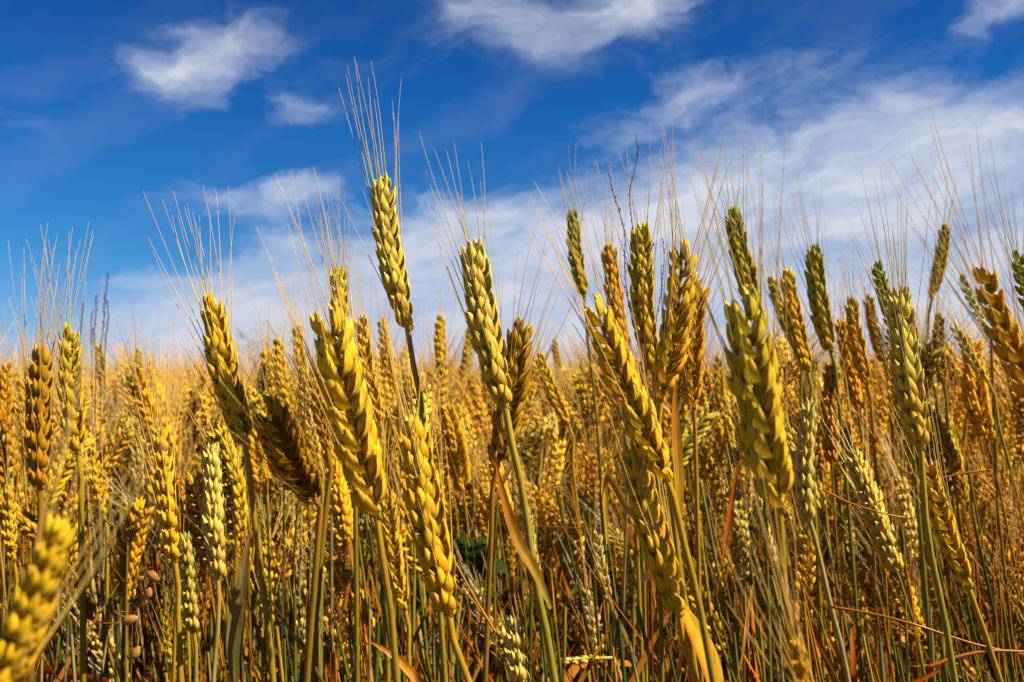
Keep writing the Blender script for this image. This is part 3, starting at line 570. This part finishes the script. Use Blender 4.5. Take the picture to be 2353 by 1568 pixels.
for (d, x, zt, qx, qy) in mids:
    key = r.choice(KEYS + (['green', 'olive'] if qx > 1300 else ['gold']) + (['pale', 'sage'] if qy > 1000 else []))
    k = r.randrange(7); em, bm = MID[k]
    lean = r.gauss(-.08, .13) if r.random() < .8 else r.gauss(-.1, .35); lean2 = r.gauss(0, .10); sc = .9 + .22 * r.random(); Le = .088 * sc
    top = Vector((x, d, zt)); axis = Vector((lean, lean2, 1)).normalized(); B = top - axis * Le
    root = Vector((B.x - axis.x * B.z * .45 + (.06 if qx > 1400 else .0) * r.random(), B.y - axis.y * .3, 0))
    pl = empty('wheat_plant', root); tag(pl, mid_label(qx, qy + 40, d, key, lean), 'wheat plant', 'wheat plants in the rows behind')
    C = spline([tuple(B + axis * .004), tuple(B - axis * .03), tuple(B * .62 + root * .38 - Vector((axis.x, 0, 0)) * .03), tuple(root)], 14)
    mb = MB(); tube(mb, C, np.linspace(.0014, .0021, 14) * (.9 + .3 * r.random()), jitc(STEMC[key], .2, r), 5)
    mb.obj('stem', M_STEM, pl, origin=root, color=(1, 1, 1))
    q = axis.to_track_quat('Z', 'Y').to_matrix().to_4x4() @ Matrix.Rotation(r.random() * 6.28, 4, 'Z')
    M = Matrix.Translation(B - root) @ q @ Matrix.Diagonal((sc * 1.22, sc * 1.22, sc, 1))
    ear = link('ear', em, pl, M, jitc(PAL[key], .12, r))
    if key not in ('pale', 'sage'): link('beard', bm, ear, Matrix.Identity(4), jitc(tuple(1.15 * c for c in AWNC[key]), .15, r))
    if r.random() < .35:
        n = 12; t0 = .45 + .3 * r.random(); p0 = Vector(C[int((1 - t0) * 13)]); a = r.random() * 6.28; ll = .10 + .14 * r.random()
        hd = Vector((math.cos(a), math.sin(a) * .7, 0))
        pts = [p0, p0 + hd * ll * .25 + Vector((0, 0, ll * .5)), p0 + hd * ll * .6 + Vector((0, 0, ll * .62)), p0 + hd * ll * .9 + Vector((0, 0, ll * (.1 + .4 * r.random())))]
        m2 = MB(); t = np.linspace(0, 1, n)[:, None]; c0 = np.array(r.choice([GRN, ORG, TAN, STR, YEL])); c1 = np.array(r.choice([ORG, RUST, TAN]))
        ribbon(m2, spline([tuple(p) for p in pts], n), leaf_width(n, .006 + .004 * r.random()), c0 * (1 - t) + c1 * t, (0, 1, .1), .35, r.gauss(0, 1.5), 3)
        m2.obj('leaf', M_LEAF, pl, origin=root, color=(1, 1, 1))

# ------------------------------------------------------------------ the rest of the field: one mass of wheat
def batch(mb, tmpl, Ms, ps, cols):
    v, l, z, c = tmpl; n = len(Ms); V = np.einsum('nij,kj->nki', Ms, v) + ps[:, None, :]
    Cc = c[None] * cols[:, None, :]
    ofs = (np.arange(n) * len(v))[:, None]
    mb.add(V.reshape(-1, 3), (l[None] + ofs).ravel(), np.tile(z, n), Cc.reshape(-1, 3))
def simple_stem(mb, B, root, rad, c, sides=3):
    B = np.array(B); root = np.array(root); m_ = B * .5 + root * .5 + np.array(((B[0] - root[0]) * .18, 0, 0))
    tube(mb, np.array([B, m_, root]), np.array([rad * .8, rad, rad * 1.2]), c, sides)
def field_patch(mb, n, sampler, T, r, sides=3, keys=KEYS, srad=.0017, scl=1.0):
    groups = {}
    for _ in range(n):
        x, y, zt = sampler(r); lean = r.gauss(-.08, .22) if r.random() < .85 else r.gauss(0, .55); lean2 = r.gauss(0, .18); ax = Vector((lean, lean2, 1)).normalized()
        sc = (.85 + .3 * r.random()) * scl; B = Vector((x, y, zt)) - ax * .088 * sc
        key = r.choice(keys); q = np.array(ax.to_track_quat('Z', 'Y').to_matrix() @ Matrix.Rotation(r.random() * 6.28, 3, 'Z')) @ np.diag((sc * 1.25, sc * 1.25, sc))
        groups.setdefault(r.randrange(len(T)), []).append((q, tuple(B), jitc(PAL[key], .14, r), tuple(1.15 * a for a in AWNC[key])))
        root = (B.x - ax.x * .35, B.y - ax.y * .3, .0)
        if sides: simple_stem(mb, tuple(B), root, srad, jitc(STEMC[key], .2, r), sides)
    for k, g in groups.items():
        Ms = np.array([a[0] for a in g]); ps = np.array([a[1] for a in g])
        batch(mb, T[k][0], Ms, ps, np.array([a[2] for a in g])); batch(mb, T[k][1], Ms, ps, np.array([a[3] for a in g]))
fld = MB(); r = random.Random(21)
def s_near(r):
    x, d, zt, qx, qy = pick_plant(1.12, 6.0, r, .12, 1.35); return x, d, zt
def s_far(r):
    d = 5.8 + 22 * r.random() ** 1.35; x = (r.random() - .5) * d * 1.35
    return x, d, CAMH + .007 + .012 * math.sin(x * .9 + d * .6) - abs(r.gauss(0, .045)) + r.random() * .03
def s_low(r):                                                       # short side shoots between the near plants
    d = 1.0 + 1.6 * r.random(); x = (r.random() - .5) * d * 1.25
    return x, d, CAMH - .10 - .40 * r.random()
def s_side(r):                                                      # plants beside and behind the photographer
    while True:
        x = (r.random() - .42) * 4.4; y = -1.2 + 2.8 * r.random()
        if y > -.05 and abs(x) < y * .62 + .12: continue
        if x * x + y * y < .42 ** 2: continue
        if sdir.x * x + sdir.y * y > 0 and abs(sdir.x * y - sdir.y * x) < .5 and math.hypot(x, y) < .8: continue
        return x, y, CAMH - .02 - abs(r.gauss(0, .06))
field_patch(fld, 9500, s_near, L1, r, 3, KEYS[:5] * 3 + KEYS)
field_patch(fld, 800, s_low, L1, r, 4, ['pale', 'gold', 'gold', 'olive', 'amber', 'brown'])
field_patch(fld, 900, s_side, L1, r, 4)
field_patch(fld, 15000, s_far, L2, r, 0, ['gold', 'gold', 'lime', 'gold', 'lime'], scl=1.05)
o = fld.obj('wheat_field', M_FIELD, color=(1, 1, 1)); tag(o, 'dense ripe golden wheat filling the field back to the horizon', 'wheat', kind='stuff')

und = MB(); r = random.Random(33)
COLS = [ORG, ORG, ORG, DEEP, TAN, RUST, RUST, YEL, GRN, STR, (.16, .20, .02), (.30, .26, .03), (.08, .12, .01)]
def blade(x, y, z0, r, w=1.0, n=8):
    ll = .12 + .22 * r.random(); a = r.random() * 6.28; h = Vector((math.cos(a), math.sin(a), 0)); mode = r.random()
    p0 = Vector((x, y, z0))
    if mode < .45: pts = [p0, p0 + h * ll * .12 + Vector((0, 0, ll * .5)), p0 + h * ll * .35 + Vector((0, 0, ll * .9))]
    elif mode < .8: pts = [p0, p0 + h * ll * .2 + Vector((0, 0, ll * .45)), p0 + h * ll * .5 + Vector((0, 0, ll * .4)), p0 + h * ll * .62 + Vector((0, 0, -ll * .05))]
    else: pts = [p0, p0 + h * ll * .3 + Vector((0, 0, ll * .05 * r.gauss(0, 1))), p0 + h * ll * .7 + Vector((0, 0, -ll * .2 * r.random()))]
    c0 = np.array(jitc(r.choice(COLS), .25, r)); c1 = np.array(jitc(r.choice([ORG, RUST, TAN, STR]), .2, r)) if r.random() < .5 else c0
    t = np.linspace(0, 1, n)[:, None]
    ribbon(und, spline([tuple(p) for p in pts], n), leaf_width(n, (.0045 + .0065 * r.random()) * w, .6, .25), c0 * (1 - t) + c1 * t, (0, 1, .1), .3, r.gauss(0, 2.2), 3)
for i in range(12500):
    d = .80 + 4.2 * r.random() ** 1.7; x = (r.random() - .5) * d * 1.4
    zmax = CAMH - .10 - .03 * r.random() if d > 1.1 else CAMH - .17
    blade(x, d, .05 + (zmax - .25 - .05) * r.random() ** .8, r)
for i in range(3000):                                               # bare stalks and dead straw standing between the ears
    d = .74 + 3.4 * r.random() ** 1.6; x = (r.random() - .5) * d * 1.35; zt = CAMH - .08 - .30 * r.random() - (.08 if d < .9 else 0)
    ln = r.gauss(-.12 - (.14 if x > .15 * d else 0), .14); c = jitc(r.choice([STEMC['olive'], STEMC['gold'], STEMC['green'], TAN, ORG, STEMC['pale'], (.12, .18, .03)]), .25, r)
    simple_stem(und, (x, d, zt), (x - ln * zt, d + r.gauss(0, .05), 0), .0011 + .0010 * r.random(), c, 4)
for i in range(3600):                                                # thin broken straws lying at all angles
    d = .8 + 2.2 * r.random(); x = (r.random() - .5) * d * 1.3; z = CAMH - .12 - .45 * r.random()
    a = Vector((-abs(r.gauss(0, .5)) + .15, r.gauss(0, .4), abs(r.gauss(1, .5)))).normalized() * (.04 + .08 * r.random()); p = Vector((x, d, z))
    tube(und, spline([tuple(p - a), tuple(p + Vector((0, 0, r.gauss(0, .008)))), tuple(p + a)], 6), np.linspace(.0007, .0003, 6), jitc(r.choice([ORG, RUST, DEEP, STR]), .2, r), 3)
o = und.obj('dry_undergrowth', M_UNDER, color=(1, 1, 1)); tag(o, 'tangle of dry orange leaves and green stalks under the ears', 'undergrowth', kind='stuff')

# ------------------------------------------------------------------ ground
def ground():
    n = 60; g = np.concatenate([-np.geomspace(1500, 1, n // 2), np.geomspace(1, 1500, n // 2)])
    X, Y = np.meshgrid(g, g); Z = -.004 + .02 * np.sin(X * 1.7) * np.sin(Y * 1.3) - .02
    mb = MB(); l, s = grid_faces(n, n, False); mb.add(np.stack([X, Y, Z], -1).reshape(-1, 3), l, s, (1, 1, 1))
    m_ = bpy.data.materials.new('soil'); m_.use_nodes = True; nt = m_.node_tree; bs = nt.nodes['Principled BSDF']
    no = nt.nodes.new('ShaderNodeTexNoise'); no.inputs['Scale'].default_value = 14; no.inputs['Detail'].default_value = 8
    tc = nt.nodes.new('ShaderNodeTexCoord'); nt.links.new(tc.outputs['Object'], no.inputs['Vector'])
    cr = nt.nodes.new('ShaderNodeValToRGB'); cr.color_ramp.elements[0].color = (.035, .022, .010, 1); cr.color_ramp.elements[1].color = (.13, .085, .035, 1)
    nt.links.new(no.outputs[0], cr.inputs[0]); nt.links.new(cr.outputs[0], bs.inputs['Base Color']); bs.inputs['Roughness'].default_value = .95
    o = mb.obj('ground', m_); tag(o, 'brown soil under the wheat', kind='structure')
ground()
def canopy():
    """the far field, where single ears no longer show: a rough sheet of ear tops"""
    ys = np.geomspace(24, 900, 160); us = np.linspace(-1.1, 1.1, 400)
    Y = np.repeat(ys[:, None], 400, 1); X = us[None, :] * Y
    Z = CAMH - .045 + .035 * rng.random(X.shape) + .02 * np.sin(X * .31) * np.sin(Y * .17)
    mb = MB(); l, s = grid_faces(160, 400, False)
    c = np.array(PAL['gold'])[None, :] * (.75 + .4 * rng.random((X.size, 1)))
    mb.add(np.stack([X, Y, Z], -1).reshape(-1, 3), l, s, c); o = mb.obj('distant_wheat', M_FIELD, color=(1, 1, 1))
    tag(o, 'far golden wheat tops running to the horizon', 'wheat', kind='stuff')
canopy()

# ------------------------------------------------------------------ weeds, loose leaves and pods that show one by one
def weed_stalk(pts, d, rad, c, label, group, beads=0, bead_r=1.6, branches=()):
    C = spline([tuple(at(x, y, d)) for x, y in pts], 40); low = Vector(C[-1]); root = Vector((low.x + .01, low.y, 0))
    C = np.vstack([C, spline([tuple(low), tuple(low * .5 + root * .5), tuple(root)], 8)[1:]])
    pl = empty('weed_stalk', root); tag(pl, label, 'weed', group)
    n = len(C); mb = MB(); rr = np.linspace(rad * .55, rad, n) * (1 + .25 * rng.random(n)); tube(mb, C, rr, c, 5)
    mb.obj('stem', M_STEM, pl, origin=root, color=(1, 1, 1))
    rb = random.Random(int(pts[0][0]))
    if beads:
        m2 = MB()
        for i in range(beads):
            k = int(i / beads * 30); p = C[k] + (C[k + 1] - C[k]) * rb.random(); a = rb.random() * 6.28
            dv = Vector((math.cos(a) * .7, math.sin(a) * .7, .8)).normalized(); q = np.array(dv.to_track_quat('Z', 'Y').to_matrix())
            v, l, z, cc = floret(rad * bead_r * 3.2, rad * bead_r * 1.5, rad * bead_r * 1.5, 5, 5); m2.add(v @ q.T + p, l, z, cc * np.array(c) * .9)
        o = m2.obj('buds', M_STEM, pl, origin=root, color=(1, 1, 1)); o['kind'] = 'stuff'
    for b in branches:
        m3 = MB(); tube(m3, spline([tuple(at(x, y, d)) for x, y in b], 14), np.linspace(rad * .8, rad * .4, 14), c, 4); m3.obj('twig', M_STEM, pl, origin=root, color=(1, 1, 1))
RED = (.26, .045, .035); PUR = (.13, .09, .22)
weed_stalk([(1461, 312), (1466, 350), (1456, 400), (1447, 440), (1451, 500), (1460, 560), (1470, 620), (1480, 760), (1488, 900)], .76, .00052, RED, "tallest thin red weed stalk, crooked, rising high into the sky", 'red weed stalks', 30, 1.2)
weed_stalk([(1401, 398), (1408, 440), (1424, 490), (1436, 540), (1436, 620), (1445, 700), (1470, 800), (1480, 900)], .77, .0005, RED, "shorter curved red weed stalk left of the tallest red one", 'red weed stalks', 30)
weed_stalk([(1522, 548), (1526, 600), (1518, 680), (1505, 760), (1500, 900)], .79, .00045, RED, "shortest red weed stalk, right of the tallest red one", 'red weed stalks', 20)
weed_stalk([(1500, 562), (1486, 620), (1480, 700), (1484, 900), (1490, 1000)], .74, .0006, (.42, .10, .02), "orange-red weed stalk lying along the greenish brown ear", 'red weed stalks', 12)
for k, (pts, lab) in enumerate([
    ([(248, 627), (246, 660), (240, 700), (238, 745), (232, 800)], "tallest purple weed spike on the left, above the small olive ear"),
    ([(221, 680), (220, 720), (216, 770), (220, 830)], "purple weed spike just left of the tallest purple one"),
    ([(246, 690), (248, 730), (243, 780), (240, 840)], "purple weed spike crossing just right of the tallest purple one"),
    ([(190, 695), (187, 740), (183, 800)], "leftmost of the purple weed spikes"),
    ([(212, 715), (209, 760), (212, 820)], "short purple weed spike second from left among the purple spikes")]):
    weed_stalk(pts, 1.25 + .04 * k, .0007, PUR, lab, 'purple weed spikes', 30, 1.5)

def loose_leaf(pts, w, c0, c1, label, fold=.35, twist=.5, ref=(.5, -.7, .4), name='dry_leaf', cat='leaf'):
    C = spline([tuple(at(*p)) for p in pts], 30); t = np.linspace(0, 1, 30)[:, None]
    mb = MB(); ribbon(mb, C, leaf_width(30, w, .35, .4), np.array(c0) * (1 - t) + np.array(c1) * t, ref, fold, twist, 7)
    o = mb.obj(name, M_LEAF, None, origin=tuple(C[0]), loc=tuple(C[0]), color=(1, 1, 1)); tag(o, label, cat, 'single dry leaves')
DO, LO = (.60, .17, .015), (.80, .36, .04)
loose_leaf([(1560, 1220, .57), (1558, 1100, .57), (1552, 1000, .57), (1550, 930, .57), (1553, 868, .57)], .0075, YEL, DO, "upright orange leaf blade standing right of the long slanting gold ear", .3, .25)
loose_leaf([(1265, 1400, .585), (1225, 1310, .585), (1190, 1250, .585), (1160, 1160, .585), (1138, 1060, .585)], .0075, (.42, .34, .05), DO, "orange folded leaf running along the thick green stalk in the middle", .5, .3)
loose_leaf([(1010, 1640, .62), (960, 1566, .62), (915, 1515, .62), (880, 1490, .62), (845, 1472, .62)], .006, LO, ORG, "curled orange leaf arching at the bottom left of the cream bottom-edge ear", .3, .6)
loose_leaf([(1395, 1250, .68), (1390, 1160, .68), (1388, 1110, .68), (1402, 1098, .68), (1430, 1150, .67), (1465, 1200, .67), (1490, 1260, .67)], .0055, YEL, LO, "yellow leaf bent into a hairpin left of the low large gold ear", .35, .6)
loose_leaf([(540, 1590, .62), (535, 1480, .62), (552, 1350, .62), (575, 1220, .62)], .0095, (.20, .20, .06), (.40, .26, .08), "wide dull grey-green leaf standing at the bottom right of the pale half-shaded ear", .3, .4)
loose_leaf([(2160, 1540, .66), (2060, 1590, .66), (2010, 1640, .66)], .004, RUST, DO, "short rust leaf low at the bottom right corner", .3, .4)
loose_leaf([(1660, 1290, .66), (1675, 1190, .66), (1690, 1100, .66), (1705, 1060, .66)], .0045, DO, RUST, "narrow rust-red leaf rising left of the biggest ear's base", .4, .5)
loose_leaf([(1730, 1345, .7), (1715, 1420, .7), (1705, 1500, .7), (1690, 1580, .7)], .005, TAN, LO, "tan dry leaf hanging by the cream ear left of the biggest ear's stalk", .4, .7)
loose_leaf([(1225, 985, .72), (1170, 1075, .72), (1130, 1170, .72), (1118, 1260, .72)], .0045, (.4, .3, .05), TAN, "thin tan leaf blade behind the plump yellow-green ear's stalk", .4, .7)
# arching dry stalks on the right
def dry_stalk(pts, rad, c, label):
    C = spline([tuple(at(*p)) for p in pts], 24); mb = MB(); tube(mb, C, np.linspace(rad, rad * .6, 24), c, 6, True)
    o = mb.obj('dry_straw', M_STEM, None, origin=tuple(C[0]), loc=tuple(C[0]), color=(1, 1, 1)); tag(o, label, 'straw', 'single dry straws')
dry_stalk([(1890, 1125, .72), (1950, 1155, .71), (2030, 1180, .7), (2080, 1190, .7)], .0009, ORG, "orange straw arching right from the cream awnless ear")
dry_stalk([(1910, 1395, .72), (2000, 1410, .71), (2100, 1435, .7), (2240, 1480, .7), (2360, 1505, .7)], .001, DO, "long rust straw lying nearly level across the lower right corner")
dry_stalk([(2130, 1535, .62), (2200, 1510, .62), (2280, 1496, .62), (2400, 1500, .62)], .0013, DO, "lowest rust straw, thick, near the bottom right corner")
dry_stalk([(2280, 1080, .8), (2200, 1090, .8), (2100, 1120, .8), (1990, 1165, .8)], .0008, DO, "thin orange straw crossing behind the stalk of the plump pale yellow ear")
dry_stalk([(1150, 1470, .6), (1100, 1390, .6), (1050, 1300, .6), (1010, 1230, .6)], .0009, LO, "straight orange straw slanting right of the large soft gold ear")
# broad green weed leaf in the shade
def broad_leaf():
    c = at(1098, 1288, 1.12); root = Vector((c.x, c.y + .02, 0)); pl = empty('green_weed', root); tag(pl, 'dark green broad-leaved weed in deep shade in the middle', 'weed')
    m_ = mat_plant('weed_leaf', .75, .1, .3, (300, 300, 300), .35, .1)
    for q, (dx, dz, rot, sz) in enumerate([(-.006, .008, 12, 1.0), (.014, -.012, -18, .85), (-.012, -.03, 150, .8), (.004, -.055, 25, .9)]):
        n = 22; mb = MB(); V = []; ca, sa = math.cos(R(rot)), math.sin(R(rot))
        for k, u in enumerate(np.linspace(0, 1, n)):
            hw = .019 * sz * math.sin(math.pi * min(1, u * .9 + .1)) ** .8 * (1 + .16 * math.sin(k * 2.4))
            for w in np.linspace(-1, 1, 9):
                a, b = (-.026 + u * .052) * sz, w * hw
                V.append((c.x + dx + a * ca - b * sa, c.y + .014 * abs(w) ** 1.5 - .016 * u + .01 * q, c.z + dz + a * sa + b * ca + .003 * math.sin(u * 9)))
        l, s = grid_faces(n, 9, False); mb.add(np.array(V), l, s, (.03, .085, .012)); mb.obj('leaf', m_, pl, origin=root, color=(1, 1, 1))
    m2 = MB(); tube(m2, spline([tuple(c + Vector((-.02, .01, 0))), (root.x - .01, root.y, .5), tuple(root)], 10), .0015, (.1, .14, .03), 6); m2.obj('stem', M_STEM, pl, origin=root, color=(1, 1, 1))
broad_leaf()
# tan seed pods on a thin weed, lower left
def pods():
    d = .66; root = at(300, 1560, d); root.z = 0; pl = empty('pod_weed', root); tag(pl, 'dried brown weed with papery seed pods on thin twigs at the lower left', 'weed')
    m2 = MB(); tube(m2, spline([tuple(at(352, 1340, d)), tuple(at(310, 1400, d)), tuple(at(300, 1568, d)), tuple(root)], 22), np.linspace(.0005, .0010, 22), (.40, .17, .05), 5); m2.obj('stem', M_STEM, pl, origin=root, color=(1, 1, 1))
    for (x, y, a, s, bx, by) in ((352, 1325, -35, .8, 335, 1352), (300, 1425, 20, .85, 262, 1405), (312, 1500, 60, .75, 318, 1470), (342, 1362, 80, .6, 338, 1390), (325, 1330, 20, .45, 318, 1345)):
        p = at(x, y, d - .004); q = Matrix.Rotation(-R(a), 3, 'Y') @ Matrix.Rotation(R(90), 3, 'Y')
        vv = []; nn = 14
        for i in range(11):
            u = i / 10; rr_ = .0034 * s * math.sin(math.pi * (.03 + .94 * u) ** .85) ** .7 + .0003
            for k in range(nn): vv.append((rr_ * (1 + .10 * math.cos(k * math.pi)) * math.cos(k / nn * 6.2832), rr_ * (1 + .10 * math.cos(k * math.pi)) * math.sin(k / nn * 6.2832) * .8, (u - .5) * .0125 * s))
        v = np.array(vv); l, z = grid_faces(11, nn, True, True, True); c = np.ones((len(v), 3)) * (.85 + .3 * np.random.default_rng(3).random((len(v), 1))); v = v @ np.array(q).T + np.array(tuple(p))
        mb = MB(); mb.add(v, l, z, c * np.array((.55, .25, .08))); tube(mb, spline([tuple(p), tuple(at(bx, by, d)), tuple(at(312, 1400 + (y - 1400) * .4, d))], 8), .0004, (.40, .17, .05), 4)
        mb.obj('seed_pod', M_HUSK, pl, origin=root, color=(1, 1, 1))
pods()
# fine grass panicles against the low sky
def panicle(px, py, d, hpx, label, c=(.42, .26, .14)):
    rt = at(px + 6, py + hpx, d); root = Vector((rt.x, rt.y, 0)); pl = empty('wild_grass', root); tag(pl, label, 'wild grass', 'fine wild grass heads')
    m1 = MB(); tube(m1, spline([tuple(at(px, py, d)), tuple(rt), tuple(root)], 16), np.linspace(.0002, .0007, 16), c, 4); m1.obj('stem', M_STEM, pl, origin=root, color=(1, 1, 1))
    mb = MB(); rb = random.Random(px)
    for i in range(26):
        t = i / 26; p = at(px + 6 * t, py + hpx * .8 * t, d); sg = rb.choice((-1, 1)); ln = .006 + .03 * t * rb.random() + .008
        q = p + Vector((sg * ln * .8, rb.gauss(0, .006), ln * .5)); tube(mb, np.array([tuple(p), tuple((p + q) / 2 + Vector((0, 0, .001))), tuple(q)]), .00018, c, 3)
        for k in range(3):
            pp = p.lerp(q, .5 + .25 * k); v, l, z, cc = floret(.0035, .0012, .0012, 4, 4); mb.add(v + np.array(tuple(pp)), l, z, cc * np.array(c) * 1.2)
    mb.obj('panicle', M_AWN, pl, origin=root, color=(1, 1, 1))
panicle(566, 765, 1.5, 110, 'faint feathery grass head right of the tall gold ear, over the horizon')
panicle(590, 790, 1.7, 80, 'smaller feathery grass head just right of the taller feathery one')
panicle(100, 770, 1.4, 110, 'brownish feathery grass head between the two ears at the left edge')
panicle(2120, 850, 1.2, 160, 'brown feathery grass head behind the plump pale yellow ear')
